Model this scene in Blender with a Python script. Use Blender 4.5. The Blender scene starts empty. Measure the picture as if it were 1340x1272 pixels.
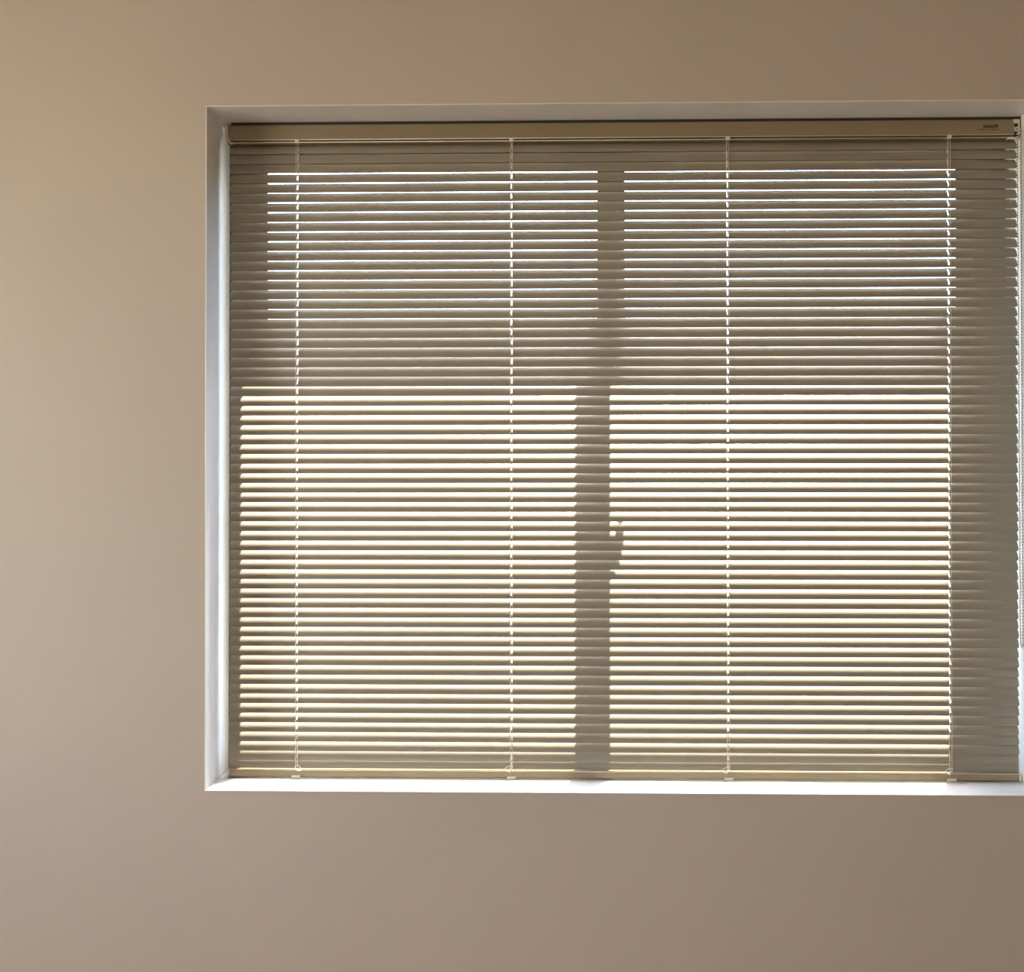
import bpy, bmesh, math, random
from mathutils import Vector, Matrix, Euler

random.seed(7)
scene = bpy.context.scene
COL = scene.collection
R = math.radians

# ------------------------------------------------------------------ camera
CAM_Z = 1.50
cam_data = bpy.data.cameras.new('camera')
cam_data.sensor_fit = 'HORIZONTAL'
cam_data.sensor_width = 36.0
cam_data.lens = 36.0
cam_data.clip_start = 0.02
cam_data.clip_end = 500
cam = bpy.data.objects.new('camera', cam_data)
cam.location = (0.0, -2.19, CAM_Z)
cam.rotation_euler = Euler((R(90.43), R(0.0), R(1.2)), 'XYZ')
COL.objects.link(cam)
scene.camera = cam

# ------------------------------------------------------------------ world, sun, daylight
SUN_UP, SUN_SIDE = 3.10, 0.57          # per metre travelled outwards
sun_vec = Vector((SUN_SIDE, 1.0, SUN_UP)).normalized()
world = bpy.data.worlds.new('world')
scene.world = world
world.use_nodes = True
wn = world.node_tree
wn.nodes.clear()
w_out = wn.nodes.new('ShaderNodeOutputWorld')
w_bg = wn.nodes.new('ShaderNodeBackground')
w_sky = wn.nodes.new('ShaderNodeTexSky')
w_sky.sky_type = 'NISHITA'
w_sky.sun_disc = False
w_sky.sun_elevation = math.asin(sun_vec.z)
w_sky.sun_rotation = math.atan2(sun_vec.x, sun_vec.y)
w_sky.air_density = 1.0
w_sky.dust_density = 1.8
w_sky.ozone_density = 1.2
w_bg.inputs['Strength'].default_value = 3.2
wn.links.new(w_sky.outputs['Color'], w_bg.inputs['Color'])
wn.links.new(w_bg.outputs['Background'], w_out.inputs['Surface'])

sun_data = bpy.data.lights.new('sun', 'SUN')
sun_data.energy = 76.0
sun_data.angle = R(0.6)
sun_data.color = (1.0, 0.965, 0.90)
sun = bpy.data.objects.new('sun', sun_data)
sun.rotation_euler = sun_vec.to_track_quat('Z', 'Y').to_euler()
sun.location = (3, 3, 8)
COL.objects.link(sun)

# daylight of the second window (left wall)
W2_Y0, W2_Y1, W2_Z0, W2_Z1 = -2.60, -1.10, 1.10, 2.55
day = bpy.data.lights.new('side_window_daylight', 'AREA')
day.shape = 'RECTANGLE'
day.size = W2_Y1 - W2_Y0
day.size_y = W2_Z1 - W2_Z0
day.energy = 88.0
day.color = (1.0, 0.93, 0.845)
day_o = bpy.data.objects.new('side_window_daylight', day)
day_o.location = (-3.26, (W2_Y0 + W2_Y1) / 2, (W2_Z0 + W2_Z1) / 2)
day_o.rotation_euler = (R(90), 0, R(-90))
COL.objects.link(day_o)

vs = scene.view_settings
vs.view_transform = 'Standard'
vs.look = 'None'
vs.gamma = 1.0
vs.exposure = 0.0
vs.use_curve_mapping = False
scene.cycles.max_bounces = 14
scene.cycles.diffuse_bounces = 8
scene.cycles.glossy_bounces = 6
scene.cycles.transparent_max_bounces = 24
scene.cycles.sample_clamp_indirect = 6.0
scene.cycles.use_denoising = True


# ------------------------------------------------------------------ materials
def principled(name, color, rough=0.5, metallic=0.0, spec=0.5, vary=0.0, scale=3.0, bump=0.0, bump_scale=200.0):
    m = bpy.data.materials.new(name)
    m.use_nodes = True
    nt = m.node_tree
    b = nt.nodes['Principled BSDF']
    b.inputs['Roughness'].default_value = rough
    b.inputs['Metallic'].default_value = metallic
    b.inputs['Specular IOR Level'].default_value = spec
    b.inputs['Base Color'].default_value = (*color, 1)
    tc = nt.nodes.new('ShaderNodeTexCoord')
    if vary > 0:
        n = nt.nodes.new('ShaderNodeTexNoise')
        n.inputs['Scale'].default_value = scale
        n.inputs['Detail'].default_value = 3.0
        nt.links.new(tc.outputs['Object'], n.inputs['Vector'])
        r = nt.nodes.new('ShaderNodeValToRGB')
        r.color_ramp.elements[0].position = 0.3
        r.color_ramp.elements[1].position = 0.7
        r.color_ramp.elements[0].color = (*[c * (1 - vary) for c in color], 1)
        r.color_ramp.elements[1].color = (*[min(1, c * (1 + vary)) for c in color], 1)
        nt.links.new(n.outputs['Fac'], r.inputs['Fac'])
        nt.links.new(r.outputs['Color'], b.inputs['Base Color'])
    if bump > 0:
        n2 = nt.nodes.new('ShaderNodeTexNoise')
        n2.inputs['Scale'].default_value = bump_scale
        n2.inputs['Detail'].default_value = 2.0
        nt.links.new(tc.outputs['Object'], n2.inputs['Vector'])
        bp = nt.nodes.new('ShaderNodeBump')
        bp.inputs['Strength'].default_value = bump
        bp.inputs['Distance'].default_value = 0.002
        nt.links.new(n2.outputs['Fac'], bp.inputs['Height'])
        nt.links.new(bp.outputs['Normal'], b.inputs['Normal'])
    return m


def glass_material():
    m = bpy.data.materials.new('window_glass')
    m.use_nodes = True
    nt = m.node_tree
    nt.nodes.clear()
    out = nt.nodes.new('ShaderNodeOutputMaterial')
    mix = nt.nodes.new('ShaderNodeMixShader')
    lw = nt.nodes.new('ShaderNodeLayerWeight')
    lw.inputs['Blend'].default_value = 0.5
    pw = nt.nodes.new('ShaderNodeMath')
    pw.operation = 'POWER'
    pw.inputs[1].default_value = 5.0
    nt.links.new(lw.outputs['Facing'], pw.inputs[0])
    fr = nt.nodes.new('ShaderNodeMath')
    fr.operation = 'MULTIPLY_ADD'
    fr.inputs[1].default_value = 0.96
    fr.inputs[2].default_value = 0.04
    nt.links.new(pw.outputs['Value'], fr.inputs[0])
    tr = nt.nodes.new('ShaderNodeBsdfTransparent')
    tr.inputs['Color'].default_value = (0.97, 0.985, 0.975, 1)
    gl = nt.nodes.new('ShaderNodeBsdfGlossy')
    gl.inputs['Roughness'].default_value = 0.02
    nt.links.new(fr.outputs['Value'], mix.inputs['Fac'])
    nt.links.new(tr.outputs['BSDF'], mix.inputs[1])
    nt.links.new(gl.outputs['BSDF'], mix.inputs[2])
    nt.links.new(mix.outputs['Shader'], out.inputs['Surface'])
    return m


M = {
    'wall': principled('beige_wall_paint', (0.515, 0.43, 0.345), 0.75, spec=0.3, vary=0.03, scale=1.6, bump=0.10, bump_scale=260),
    'ceiling': principled('ceiling_paint', (0.86, 0.83, 0.78), 0.85, vary=0.02, bump=0.1),
    'white': principled('white_gloss_paint', (0.82, 0.80, 0.76), 0.26, vary=0.015, scale=9, bump=0.05, bump_scale=120),
    'floor': principled('floor_boards', (0.50, 0.40, 0.31), 0.45, vary=0.15, scale=5, bump=0.05),
    'outer': principled('outside_render', (0.62, 0.58, 0.52), 0.9, vary=0.05, scale=4, bump=0.2),
    'ground': principled('outside_paving', (0.26, 0.25, 0.22), 0.9, vary=0.12, scale=0.6, bump=0.2),
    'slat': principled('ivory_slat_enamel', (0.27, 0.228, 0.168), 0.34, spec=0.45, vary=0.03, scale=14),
    'rail': principled('ivory_rail_enamel', (0.27, 0.205, 0.12), 0.36, spec=0.45, vary=0.03, scale=10),
    'cord': principled('cream_cord', (0.80, 0.73, 0.60), 0.75, vary=0.05, scale=400),
    'plastic': principled('cream_plastic', (0.72, 0.64, 0.50), 0.35, vary=0.02, scale=50),
    'dark': principled('dark_plastic_and_gap_shade', (0.035, 0.025, 0.02), 0.5, vary=0.05, scale=60),  # also colours the drawn-in shadow gaps around the head rail
    'ink': principled('brown_ink', (0.05, 0.03, 0.012), 0.6, vary=0.05, scale=200),
    'bronze': principled('bronze_aluminium', (0.10, 0.085, 0.07), 0.45, metallic=0.2, vary=0.05, scale=12),
    'gasket': principled('rubber_gasket', (0.02, 0.02, 0.02), 0.7, vary=0.05, scale=50),
    'steel': principled('latch_steel', (0.45, 0.44, 0.42), 0.3, metallic=0.9, vary=0.04, scale=60),
    'glass': glass_material(),
}


# ------------------------------------------------------------------ helpers
def add_box(bm, lo, hi):
    x0, y0, z0 = lo
    x1, y1, z1 = hi
    v = [bm.verts.new(p) for p in ((x0, y0, z0), (x1, y0, z0), (x1, y1, z0), (x0, y1, z0),
                                   (x0, y0, z1), (x1, y0, z1), (x1, y1, z1), (x0, y1, z1))]
    for f in ((0, 3, 2, 1), (4, 5, 6, 7), (0, 1, 5, 4), (1, 2, 6, 5), (2, 3, 7, 6), (3, 0, 4, 7)):
        bm.faces.new([v[i] for i in f])


def add_tube(bm, pts, r, n=6):
    pts = [Vector(p) for p in pts]
    rings = []
    for i, p in enumerate(pts):
        d = (pts[min(i + 1, len(pts) - 1)] - pts[max(i - 1, 0)]).normalized()
        a = d.cross(Vector((0, 1, 0)) if abs(d.y) < 0.9 else Vector((1, 0, 0))).normalized()
        b = d.cross(a)
        rings.append([bm.verts.new(p + r * (math.cos(2 * math.pi * k / n) * a + math.sin(2 * math.pi * k / n) * b)) for k in range(n)])
    for i in range(len(rings) - 1):
        for k in range(n):
            bm.faces.new((rings[i][k], rings[i][(k + 1) % n], rings[i + 1][(k + 1) % n], rings[i + 1][k]))
    bm.faces.new(rings[0][::-1])
    bm.faces.new(rings[-1])


def add_prism_x(bm, profile, x0, x1):
    """profile: (y, z) loop extruded along x"""
    a = [bm.verts.new((x0, y, z)) for y, z in profile]
    b = [bm.verts.new((x1, y, z)) for y, z in profile]
    n = len(profile)
    for i in range(n):
        bm.faces.new((a[i], a[(i + 1) % n], b[(i + 1) % n], b[i]))
    bm.faces.new(a[::-1])
    bm.faces.new(b)


def obj(name, bm, mat, parent=None, origin=(0, 0, 0), bevel=0.0, smooth=False, segs=2):
    bmesh.ops.recalc_face_normals(bm, faces=bm.faces)
    if bevel:
        bmesh.ops.bevel(bm, geom=list(bm.edges), offset=bevel, segments=segs, affect='EDGES', profile=0.6)
    o3 = Vector(origin)
    bmesh.ops.translate(bm, verts=bm.verts, vec=-o3)
    me = bpy.data.meshes.new(name)
    bm.to_mesh(me)
    bm.free()
    me.materials.append(M[mat])
    if smooth:
        for p in me.polygons:
            p.use_smooth = True
    o = bpy.data.objects.new(name, me)
    COL.objects.link(o)
    if parent is not None:
        o.parent = parent
        po = Vector((0, 0, 0))
        q = parent
        while q is not None:
            po += q.location
            q = q.parent
        o.location = o3 - po
    else:
        o.location = o3
    return o


def box_obj(name, lo, hi, mat, parent=None, bevel=0.0):
    bm = bmesh.new()
    add_box(bm, lo, hi)
    c = ((lo[0] + hi[0]) / 2, (lo[1] + hi[1]) / 2, lo[2])
    return obj(name, bm, mat, parent, c, bevel)


def empty(name, loc):
    o = bpy.data.objects.new(name, None)
    o.empty_display_size = 0.1
    o.location = loc
    COL.objects.link(o)
    return o


def structure(o, label, cat):
    o['kind'] = 'structure'
    o['label'] = label
    o['category'] = cat
    return o


def Z(z):
    return CAM_Z + z


# ------------------------------------------------------------------ room dimensions
RX0, RX1, RY0, RZ1 = -3.00, 2.30, -4.40, 2.72
WALL_T = 0.300
OX0, OX1, OZ0, OZ1 = -0.7045, 1.0780, Z(-0.6365), Z(0.8350)      # finished opening
LIN = 0.0022                                                      # white lining thickness


def wall_with_hole(bm, axis, u0, u1, z0, z1, hu0, hu1, hz0, hz1, t0, t1):
    us, zs = [u0, hu0, hu1, u1], [z0, hz0, hz1, z1]
    P = (lambda u, t, z: (u, t, z)) if axis == 'x' else (lambda u, t, z: (t, u, z))
    g = {}
    for k, t in enumerate((t0, t1)):
        for i, u in enumerate(us):
            for j, z in enumerate(zs):
                g[i, j, k] = bm.verts.new(P(u, t, z))
    for k in (0, 1):
        for i in range(3):
            for j in range(3):
                if (i, j) != (1, 1):
                    bm.faces.new((g[i, j, k], g[i + 1, j, k], g[i + 1, j + 1, k], g[i, j + 1, k]))
    for i in range(3):
        for j in (0, 3):
            bm.faces.new((g[i, j, 0], g[i + 1, j, 0], g[i + 1, j, 1], g[i, j, 1]))
            bm.faces.new((g[j, i, 0], g[j, i + 1, 0], g[j, i + 1, 1], g[j, i, 1]))
    for (a, b) in (((1, 1), (2, 1)), ((2, 1), (2, 2)), ((2, 2), (1, 2)), ((1, 2), (1, 1))):
        bm.faces.new((g[a + (0,)], g[b + (0,)], g[b + (1,)], g[a + (1,)]))


bm = bmesh.new()
wall_with_hole(bm, 'x', RX0, RX1, 0, RZ1, OX0 - LIN, OX1 + LIN, OZ0 - LIN, OZ1 + LIN, 0.0, WALL_T)
structure(obj('wall_back', bm, 'wall'), 'beige painted wall around the window with the blind', 'wall')

bm = bmesh.new()
wall_with_hole(bm, 'y', RY0, 0.0, 0, RZ1, W2_Y0, W2_Y1, W2_Z0, W2_Z1, RX0 - 0.2, RX0)
structure(obj('wall_left', bm, 'wall'), 'beige painted side wall with a second window', 'wall')
structure(box_obj('wall_right', (RX1, RY0, 0), (RX1 + 0.12, 0.0, RZ1), 'wall'), 'beige painted plain side wall on the right', 'wall')
structure(box_obj('wall_front', (RX0, RY0 - 0.12, 0), (RX1, RY0, RZ1), 'wall'), 'beige painted wall behind the viewer', 'wall')
structure(box_obj('floor', (RX0, RY0, -0.12), (RX1, WALL_T, 0.0), 'floor'), 'pale wooden floor of the room', 'floor')
structure(box_obj('ceiling', (RX0, RY0, RZ1), (RX1, WALL_T, RZ1 + 0.15), 'ceiling'), 'off-white painted ceiling of the room', 'ceiling')

# outside ground
g = box_obj('ground', (-40, WALL_T + 0.3, -3.3), (40, 80, -3.0), 'ground')
structure(g, 'grey paving outside below the window', 'ground')

# white linings of the window recess (front edges rounded, hair-thin proud of the wall)
F0 = -0.0012
structure(box_obj('trim_1', (OX0 - LIN, F0, OZ0), (OX0, 0.168, OZ1), 'white', bevel=0.0012),
          'white painted left reveal of the window recess', 'reveal')
structure(box_obj('trim_2', (OX0 - LIN, F0, OZ1), (OX1 + LIN, 0.168, OZ1 + LIN), 'white', bevel=0.0012),
          'white painted top reveal of the window recess', 'reveal')
structure(box_obj('trim_3', (OX1, F0, OZ0), (OX1 + LIN, 0.168, OZ1), 'white', bevel=0.0012),
          'white painted right reveal of the window recess', 'reveal')
structure(box_obj('trim_4', (OX0 - LIN, F0 - 0.0015, OZ0 - LIN), (OX1 + LIN, 0.168, OZ0), 'white', bevel=0.0015),
          'white painted sill below the venetian blind', 'window sill')

# ------------------------------------------------------------------ the window behind the blind
WY0, WY1 = 0.170, 0.205
GX0, GX1 = -0.622, 0.981
GZ0, GZ1 = Z(-0.560), Z(0.755)
MX0, MX1 = 0.151, 0.209
win = structure(empty('window_1', ((OX0 + OX1) / 2, (WY0 + WY1) / 2, OZ0)), 'dark-framed sliding window behind the venetian blind', 'window')


def ring(bm, x0, x1, z0, z1, hx0, hx1, hz0, hz1, y0, y1):
    wall_with_hole(bm, 'x', x0, x1, z0, z1, hx0, hx1, hz0, hz1, y0, y1)


bm = bmesh.new()
ring(bm, OX0, OX1, OZ0, OZ1, GX0 - 0.030, GX1 + 0.030, GZ0 - 0.030, GZ1 + 0.004, WY0, WY1)
obj('frame', bm, 'bronze', win, ((OX0 + OX1) / 2, WY0, OZ0))
for (a, b, hx0, hx1, y0, y1) in ((GX0 - 0.030, MX1, GX0, MX0, WY0, WY0 + 0.017),
                                 (MX0, GX1 + 0.030, MX1, GX1, WY0 + 0.018, WY1)):
    bm = bmesh.new()
    ring(bm, a, b, GZ0 - 0.030, GZ1 + 0.004, hx0, hx1, GZ0, GZ1, y0, y1)
    s = obj('sash', bm, 'bronze', win, ((a + b) / 2, y0, GZ0 - 0.03))
    ym = (y0 + y1) / 2
    box_obj('pane', (hx0 - 0.004, ym - 0.002, GZ0 - 0.004), (hx1 + 0.004, ym + 0.002, GZ1 + 0.004), 'glass', s)
    bm = bmesh.new()
    ring(bm, hx0 - 0.001, hx1 + 0.001, GZ0 - 0.001, GZ1 + 0.001, hx0 + 0.003, hx1 - 0.003, GZ0 + 0.003, GZ1 - 0.003, ym - 0.005, ym + 0.005)
    obj('gasket', bm, 'gasket', s, ((hx0 + hx1) / 2, ym, GZ0))
# crescent latch on the meeting stile
lt = empty('latch', (0, 0, 0))
lt.parent = win
lt.location = Vector((0.195, WY0, Z(0.045))) - win.location
bm = bmesh.new()
add_box(bm, (0.186, WY0 - 0.008, Z(0.008)), (0.206, WY0, Z(0.073)))
obj('latch_base', bm, 'steel', lt, (0.195, WY0, Z(0.040)), 0.002)
bm = bmesh.new()
lever = [(0.196, Z(0.004)), (0.212, Z(0.002)), (0.224, Z(0.017)), (0.229, Z(0.040)), (0.229, Z(0.063)), (0.224, Z(0.085)), (0.215, Z(0.082)),
         (0.214, Z(0.066)), (0.207, Z(0.054)), (0.200, Z(0.050))]
a = [bm.verts.new((x, WY0 - 0.018, z)) for x, z in lever]
b = [bm.verts.new((x, WY0 - 0.008, z)) for x, z in lever]
for i in range(len(lever)):
    bm.faces.new((a[i], a[(i + 1) % len(lever)], b[(i + 1) % len(lever)], b[i]))
bm.faces.new(a)
bm.faces.new(b[::-1])
obj('latch_lever', bm, 'steel', lt, (0.21, WY0 - 0.013, Z(0.040)))

# second window in the left wall (the room's other daylight)
w2 = structure(empty('window_2', (RX0 - 0.1, (W2_Y0 + W2_Y1) / 2, W2_Z0)), 'dark-framed window in the side wall', 'window')
bm = bmesh.new()
wall_with_hole(bm, 'y', W2_Y0, W2_Y1, W2_Z0, W2_Z1, W2_Y0 + 0.05, W2_Y1 - 0.05, W2_Z0 + 0.05, W2_Z1 - 0.05, RX0 - 0.15, RX0 - 0.10)
obj('frame', bm, 'bronze', w2, (RX0 - 0.12, (W2_Y0 + W2_Y1) / 2, W2_Z0))
ymid = (W2_Y0 + W2_Y1) / 2
box_obj('mullion', (RX0 - 0.15, ymid - 0.025, W2_Z0 + 0.05), (RX0 - 0.10, ymid + 0.025, W2_Z1 - 0.05), 'bronze', w2)
for (y0, y1) in ((W2_Y0 + 0.05, ymid - 0.025), (ymid + 0.025, W2_Y1 - 0.05)):
    box_obj('pane', (RX0 - 0.127, y0, W2_Z0 + 0.05), (RX0 - 0.123, y1, W2_Z1 - 0.05), 'glass', w2)

# ------------------------------------------------------------------ the venetian blind
BX0, BX1 = -0.6835, 1.0725
SLAT_Y = 0.1030
TILT = R(63.0)
CHORD, SAG, THICK = 0.0265, 0.0033, 0.00035
CORDS = (-0.5307, -0.0490, 0.4326, 0.9216)
N_SLAT = 65
blind = empty('venetian_blind', ((BX0 + BX1) / 2, SLAT_Y, Z(-0.629)))
blind['label'] = 'ivory aluminium venetian blind, slats nearly closed, hanging in the window recess'
blind['category'] = 'blind'

# -- slat: crowned strip with rounded ends and a slot for each lift cord
rad = (CHORD * CHORD / 4 + SAG * SAG) / (2 * SAG)
half = math.asin(CHORD / 2 / rad)


def slat_point(x, s):
    """s in -1 (room edge) .. 1 (outer edge)"""
    a = s * half
    u = rad * math.sin(a)
    w = rad * math.cos(a) - rad + SAG * 0.5
    y = u * math.cos(TILT) - w * math.sin(TILT)
    z = u * math.sin(TILT) + w * math.cos(TILT)
    nrm = Vector((0, -math.sin(TILT - a), math.cos(TILT - a)))
    return Vector((x, y, z)), nrm


def slat_mesh():
    bm = bmesh.new()
    HW, HS0, HS1 = 0.0012, -0.50, 0.50
    ss = [-1.0, -0.85, -0.68, HS0, -0.25, 0.0, 0.25, HS1, 0.68, 0.85, 1.0]
    xc = (BX0 + BX1) / 2
    xs = [BX0, BX0 + 0.0012, BX0 + 0.0035]
    holes = set()
    for c in CORDS:
        holes.add(len(xs))
        xs += [c - HW, c + HW]
    xs += [BX1 - 0.0035, BX1 - 0.0012, BX1]
    top, bot = {}, {}
    nx = len(xs)
    for i, x in enumerate(xs):
        ins = {0: 0.0026, 1: 0.0008, nx - 2: 0.0008, nx - 1: 0.0026}.get(i, 0.0)
        lim = 1 - ins / (CHORD / 2)
        for j, s in enumerate(ss):
            p, n = slat_point(x - xc, max(-lim, min(lim, s)) if ins == 0 else s * lim)
            top[i, j] = bm.verts.new(p + n * THICK / 2)
            bot[i, j] = bm.verts.new(p - n * THICK / 2)
    cells = {(i, j) for i in range(nx - 1) for j in range(len(ss) - 1) if not (i in holes and j in (3, 4, 5, 6))}
    for (i, j) in cells:
        f = bm.faces.new((top[i, j], top[i + 1, j], top[i + 1, j + 1], top[i, j + 1]))
        f.smooth = True
        f = bm.faces.new((bot[i, j], bot[i, j + 1], bot[i + 1, j + 1], bot[i + 1, j]))
        f.smooth = True
        for (di, dj, a, b) in ((-1, 0, (i, j), (i, j + 1)), (1, 0, (i + 1, j), (i + 1, j + 1)),
                               (0, -1, (i, j), (i + 1, j)), (0, 1, (i, j + 1), (i + 1, j + 1))):
            if (i + di, j + dj) not in cells:
                bm.faces.new((top[a], top[b], bot[b], bot[a]))
    bmesh.ops.remove_doubles(bm, verts=bm.verts, dist=1e-6)
    bmesh.ops.recalc_face_normals(bm, faces=bm.faces)
    for e in bm.edges:
        if e.is_manifold and e.calc_face_angle(0) > R(40):
            e.smooth = False
    me = bpy.data.meshes.new('slat')
    bm.to_mesh(me)
    bm.free()
    me.materials.append(M['slat'])
    return me


slat_me = slat_mesh()
EDGE_DZ = CHORD / 2 * math.sin(TILT) + SAG * 0.5 * math.cos(TILT)
slat_z = []
for i in range(N_SLAT):
    z_edge = 5.776e-6 * i * i - 0.0219944 * i + 0.764843
    z_edge = max(z_edge, -0.6150)
    slat_z.append(Z(z_edge) + EDGE_DZ)
first = None
for i, z in enumerate(slat_z):
    if first is None:
        s = first = bpy.data.objects.new('slat', slat_me)
    else:
        s = first.copy()
    COL.objects.link(s)
    s.parent = blind
    s.location = Vector(((BX0 + BX1) / 2 + random.uniform(-0.0006, 0.0006), SLAT_Y, z)) - blind.location
    s.rotation_euler = (R(random.uniform(-0.7, 0.7) + (10 if i >= N_SLAT - 2 else 0)), random.uniform(-0.0002, 0.0002), 0)

# -- head rail: folded channel with rolled lower lip
HY0, HY1, HZ0, HZ1 = 0.0910, 0.1180, Z(0.7895), Z(0.8280)
HX0, HX1 = -0.6905, 1.0735
bm = bmesh.new()
prof = [(HY0, HZ0 + 0.0035), (HY0, HZ1 - 0.003), (HY0 + 0.0015, HZ1), (HY1 - 0.0015, HZ1), (HY1, HZ1 - 0.002), (HY1, HZ0), (HY1 - 0.002, HZ0 - 0.002),
        (HY0 + 0.0005, HZ0 - 0.002), (HY0 + 0.0005, HZ0), (HY0 + 0.010, HZ0), (HY0 + 0.010, HZ0 + 0.0035)]
add_prism_x(bm, prof, HX0 + 0.003, HX1 - 0.010)
rail = obj('headrail', bm, 'rail', blind, ((HX0 + HX1) / 2, 0.1045, HZ0))
rail['label'] = 'dull ivory head rail with a rolled lower lip'
bm = bmesh.new()
add_tube(bm, [(HX0 + 0.010, HY0 + 0.0006, HZ0 + 0.0046), (HX1 - 0.012, HY0 + 0.0006, HZ0 + 0.0046)], 0.0012, 8)
obj('lip', bm, 'plastic', rail, ((HX0 + HX1) / 2, HY0, HZ0), smooth=True)
bm = bmesh.new()
add_tube(bm, [(HX0 + 0.012, HY0 + 0.0005, HZ0 - 0.0010), (HX1 - 0.012, HY0 + 0.0005, HZ0 - 0.0010)], 0.0011, 8)
obj('lip', bm, 'plastic', rail, ((HX0 + HX1) / 2, HY0, HZ0), smooth=True)
gs = box_obj('gap_shade_strip', (HX0 + 0.010, HY0 + 0.004, HZ1), (HX1, HY1 - 0.002, OZ1), 'dark', rail)  # no real part: dark strip painting in the shade above the rail
gs['label'] = 'dark strip drawn as the shadow gap above the head rail'
box_obj('gap_shade_end', (HX1 + 0.0016, HY0 + 0.0005, HZ0 + 0.004), (HX1 + 0.0040, HY1 - 0.002, OZ1), 'dark', rail)  # dark filler for the shade between rail end and right reveal
# end caps and wall brackets
bm = bmesh.new()
add_box(bm, (HX0 - 0.002, HY0 - 0.001, HZ0 + 0.006), (HX0 + 0.004, HY1, HZ1))
obj('end_cap', bm, 'plastic', rail, (HX0, HY0, HZ0), 0.0008)
bm = bmesh.new()
capx = [(HX0 + 0.0005, HZ0 + 0.014), (HX0 + 0.003, HZ0 + 0.014), (HX0 + 0.010, HZ0 + 0.001), (HX0 + 0.016, HZ0 - 0.002), (HX0 + 0.008, HZ0 - 0.003)]
a = [bm.verts.new((x, HY0 - 0.0012, z)) for x, z in capx]
b = [bm.verts.new((x, HY0 + 0.006, z)) for x, z in capx]
for i in range(len(capx)):
    bm.faces.new((a[i], a[(i + 1) % len(capx)], b[(i + 1) % len(capx)], b[i]))
bm.faces.new(a)
bm.faces.new(b[::-1])
obj('end_clip', bm, 'plastic', rail, (HX0 + 0.008, HY0, HZ0))
# tilter housing at the right-hand end: frame, dark slot, chain wheel
TX0, TX1 = HX1 - 0.0125, HX1 + 0.0015
th = box_obj('tilter_housing', (TX0, HY0 + 0.004, HZ0 + 0.002), (TX1, HY1, HZ1 - 0.001), 'dark', rail)
th['label'] = 'dark slot of the tilt mechanism'
for lo, hi in (((TX0, HY0 - 0.001, HZ1 - 0.008), (TX1, HY0 + 0.006, HZ1)),
               ((TX1 - 0.0022, HY0 - 0.001, HZ0 + 0.004), (TX1, HY0 + 0.006, HZ1 - 0.006)),
               ((TX0 + 0.0005, HY0 - 0.0005, HZ0 + 0.0185), (TX1, HY0 + 0.006, HZ0 + 0.0212))):
    box_obj('rim', lo, hi, 'plastic', th, 0.0006)
bm = bmesh.new()
bmesh.ops.create_cone(bm, cap_ends=True, segments=20, radius1=0.0055, radius2=0.0055, depth=0.004,
                      matrix=Matrix.Translation((TX0 + 0.0065, HY0 + 0.0075, HZ0 + 0.017)) @ Matrix.Rotation(R(90), 4, 'Y'))
obj('chain_wheel', bm, 'plastic', th, (TX0 + 0.0065, HY0 + 0.0075, HZ0 + 0.017))
bm = bmesh.new()
add_prism_x(bm, [(HY0 - 0.001, HZ0 - 0.006), (HY0 - 0.001, HZ0 - 0.001), (HY0 + 0.010, HZ0 - 0.001), (HY0 + 0.010, HZ0 - 0.004)], HX1 - 0.024, HX1 - 0.004)
obj('end_clip', bm, 'plastic', rail, (HX1 - 0.014, HY0, HZ0 - 0.004))

# printed marks near the right end (too small to read in the photograph)
bm = bmesh.new()
x = 0.9955
while x < 1.0265:
    w = random.choice((0.0040, 0.0048, 0.0052))
    add_box(bm, (x, HY0 - 0.0002, Z(0.8095)), (x + 0.0014, HY0 + 0.0002, Z(0.8165)))
    add_box(bm, (x + w - 0.0014, HY0 - 0.0002, Z(0.8095)), (x + w, HY0 + 0.0002, Z(0.8165)))
    for k in random.sample((0.8095, 0.8121, 0.8148), 2):
        add_box(bm, (x + 0.0010, HY0 - 0.0002, Z(k)), (x + w - 0.0010, HY0 + 0.0002, Z(k + 0.0017)))
    x += w + 0.0006
pr = obj('printed_mark', bm, 'ink', rail, (1.011, HY0, Z(0.8095)))
pr['label'] = 'small dark bold printed word'
bm = bmesh.new()
x = 0.983
while x < 1.028:
    w = random.choice((0.0012, 0.0018, 0.0022))
    add_box(bm, (x, HY0 - 0.0002, Z(0.8045)), (x + w, HY0 + 0.0002, Z(0.8045 + random.choice((0.0022, 0.0030)))))
    x += w + random.choice((0.0008, 0.0008, 0.0024))
pr = obj('printed_mark', bm, 'ink', rail, (1.006, HY0, Z(0.8045)))
pr['label'] = 'tiny line of dark print'

# -- bottom rail
QZ0, QZ1 = Z(-0.6330), Z(-0.6165)
QY0, QY1 = 0.0915, 0.1145
bm = bmesh.new()
prof = [(QY0, QZ0 + 0.002), (QY0, QZ1 - 0.003), (QY0 + 0.002, QZ1), (QY1 - 0.002, QZ1 + 0.0006), (QY1, QZ1 - 0.003), (QY1, QZ0 + 0.002), (QY1 - 0.002, QZ0), (QY0 + 0.002, QZ0)]
add_prism_x(bm, prof, BX0 + 0.001, BX1 - 0.001)
brail = obj('bottom_rail', bm, 'rail', blind, ((BX0 + BX1) / 2, 0.103, QZ0))
for xx in (BX0, BX1 - 0.003):
    box_obj('end_cap', (xx, QY0 - 0.0006, QZ0 + 0.0004), (xx + 0.003, QY1 + 0.0006, QZ1), 'plastic', brail, 0.0006)
bm = bmesh.new()
add_tube(bm, [(BX0 + 0.003, QY0 + 0.001, QZ1 - 0.0012), (BX1 - 0.003, QY0 + 0.001, QZ1 - 0.0012)], 0.0010, 8)
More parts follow.
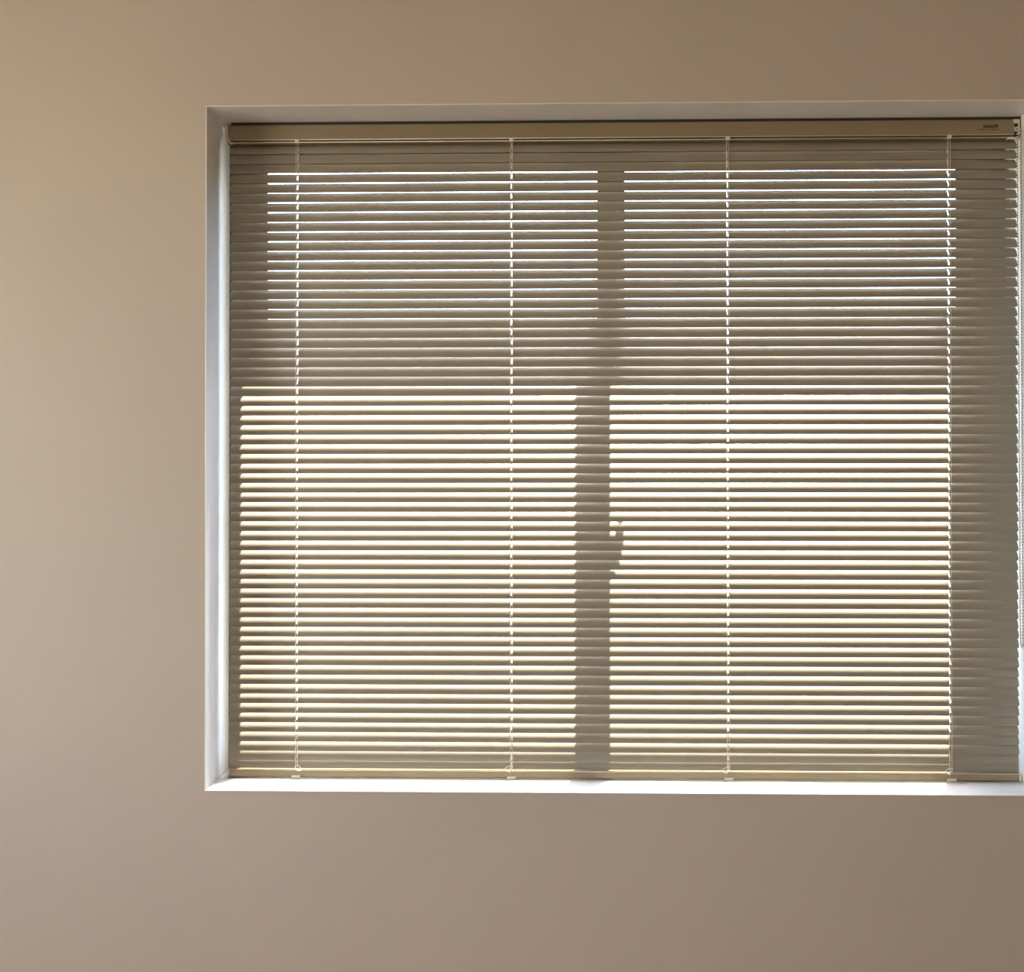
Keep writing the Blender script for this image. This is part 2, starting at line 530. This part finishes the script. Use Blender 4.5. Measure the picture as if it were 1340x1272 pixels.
obj('lip', bm, 'plastic', brail, ((BX0 + BX1) / 2, QY0, QZ1), smooth=True)

# -- cords: ladders, lift cords, buttons and knots
room_y = SLAT_Y - CHORD / 2 * math.cos(TILT) - 0.0016
back_y = SLAT_Y + CHORD / 2 * math.cos(TILT) + 0.0016
for ci, cx in enumerate(CORDS):
    lad = empty('ladder_cord', (0, 0, 0))
    lad.parent = blind
    lad.location = Vector((cx, SLAT_Y, QZ1)) - blind.location
    for (yy, dx, nm) in ((room_y, -0.0026, 'front_string'), (room_y, 0.0026, 'front_string'), (back_y, 0.0, 'back_string')):
        bm = bmesh.new()
        pts = []
        n = 40
        for k in range(n + 1):
            t = k / n
            pts.append((cx + dx + 0.0004 * math.sin(k * 1.7 + ci), yy, QZ1 - 0.001 + (HZ0 - QZ1 + 0.001) * t))
        add_tube(bm, pts, 0.00038, 5)
        obj(nm, bm, 'cord', lad, (cx + dx, yy, QZ1), smooth=True)
    bm = bmesh.new()
    for z in slat_z:
        add_tube(bm, [(cx - 0.0026, room_y, z - CHORD / 2 * math.sin(TILT) - 0.0012), (cx, back_y, z + CHORD / 2 * math.sin(TILT) - 0.0012)], 0.0003, 4)
    rg = obj('rungs', bm, 'cord', lad, (cx, SLAT_Y, QZ1))
    rg['kind'] = 'stuff'
    # lift cord through the slots
    bm = bmesh.new()
    pts = []
    for k in range(0, 121):
        t = k / 120
        pts.append((cx + 0.0008 * math.sin(k * 0.9 + ci * 2), SLAT_Y + 0.0005 * math.cos(k * 0.7), QZ1 - 0.002 + (HZ0 - QZ1 + 0.004) * t))
    add_tube(bm, pts, 0.00065, 6)
    obj('lift_cord', bm, 'cord', blind, (cx, SLAT_Y, QZ1), smooth=True)
    # guide at the head rail
    bm = bmesh.new()
    add_box(bm, (cx - 0.0045, HY0 - 0.0012, HZ0 - 0.0022), (cx + 0.0045, HY0 + 0.006, HZ0 + 0.0052))
    obj('cord_guide', bm, 'plastic', blind, (cx, HY0, HZ0), 0.001)
    # button on the bottom rail with the knotted tail
    bm = bmesh.new()
    add_box(bm, (cx - 0.010, QY0 - 0.0022, QZ0 - 0.0012), (cx + 0.010, QY0 + 0.010, QZ0 + 0.0048))
    btn = obj('cord_button', bm, 'plastic', blind, (cx, QY0, QZ0), 0.0015)
    bm = bmesh.new()
    dirx = -1 if ci != 0 else 1
    loop = []
    for k in range(25):
        t = k / 24 * 2 * math.pi
        loop.append((cx + dirx * (0.006 - 0.0070 * math.cos(t)) + 0.0022 * math.sin(2 * t), room_y - 0.0045 + 0.001 * math.cos(t), QZ1 + 0.0045 + 0.0060 * math.sin(t + 0.4)))
    add_tube(bm, loop, 0.0007, 6)
    obj('cord_loop', bm, 'cord', btn, (cx, room_y, QZ1), smooth=True)
    bm = bmesh.new()
    bmesh.ops.create_icosphere(bm, subdivisions=2, radius=0.0022, matrix=Matrix.Translation((cx + dirx * 0.004, room_y - 0.0045, QZ1 - 0.0015)))
    obj('knot', bm, 'cord', btn, (cx + dirx * 0.004, room_y, QZ1), smooth=True)

# -- bead chain at the right-hand end
ch = empty('bead_chain', (0, 0, 0))
ch.parent = blind
CHX, CHY = 1.0685, 0.0860
ch.location = Vector((CHX, CHY, Z(-0.33))) - blind.location
path = []
ztop, zbot = HZ0 + 0.018, Z(-0.33)
L = 0.0068
n = int((ztop - zbot) / L)
for k in range(n):
    z = ztop - k * L
    t = k / n
    path.append((CHX - 0.0015 + 0.0030 * t + 0.0004 * math.sin(k * 0.35), CHY, z))
for k in range(1, 4):
    t = k / 4 * math.pi
    path.append((CHX + 0.0045 - 0.0025 * math.cos(t), CHY - 0.001, zbot - 0.006 * math.sin(t)))
for k in range(n):
    z = zbot + k * L + 0.003
    t = 1 - k / n
    path.append((CHX + 0.0042 + 0.0010 * t - 0.0002 * math.sin(k * 0.3), CHY - 0.0045, z))
bm = bmesh.new()
for p in path:
    bmesh.ops.create_icosphere(bm, subdivisions=1, radius=0.0022, matrix=Matrix.Translation(p))
bd = obj('beads', bm, 'plastic', ch, (CHX, CHY, Z(-0.33)), smooth=True)
bd['kind'] = 'stuff'
bm = bmesh.new()
add_tube(bm, path, 0.0009, 5)
obj('chain_thread', bm, 'dark', ch, (CHX, CHY, Z(-0.33)))
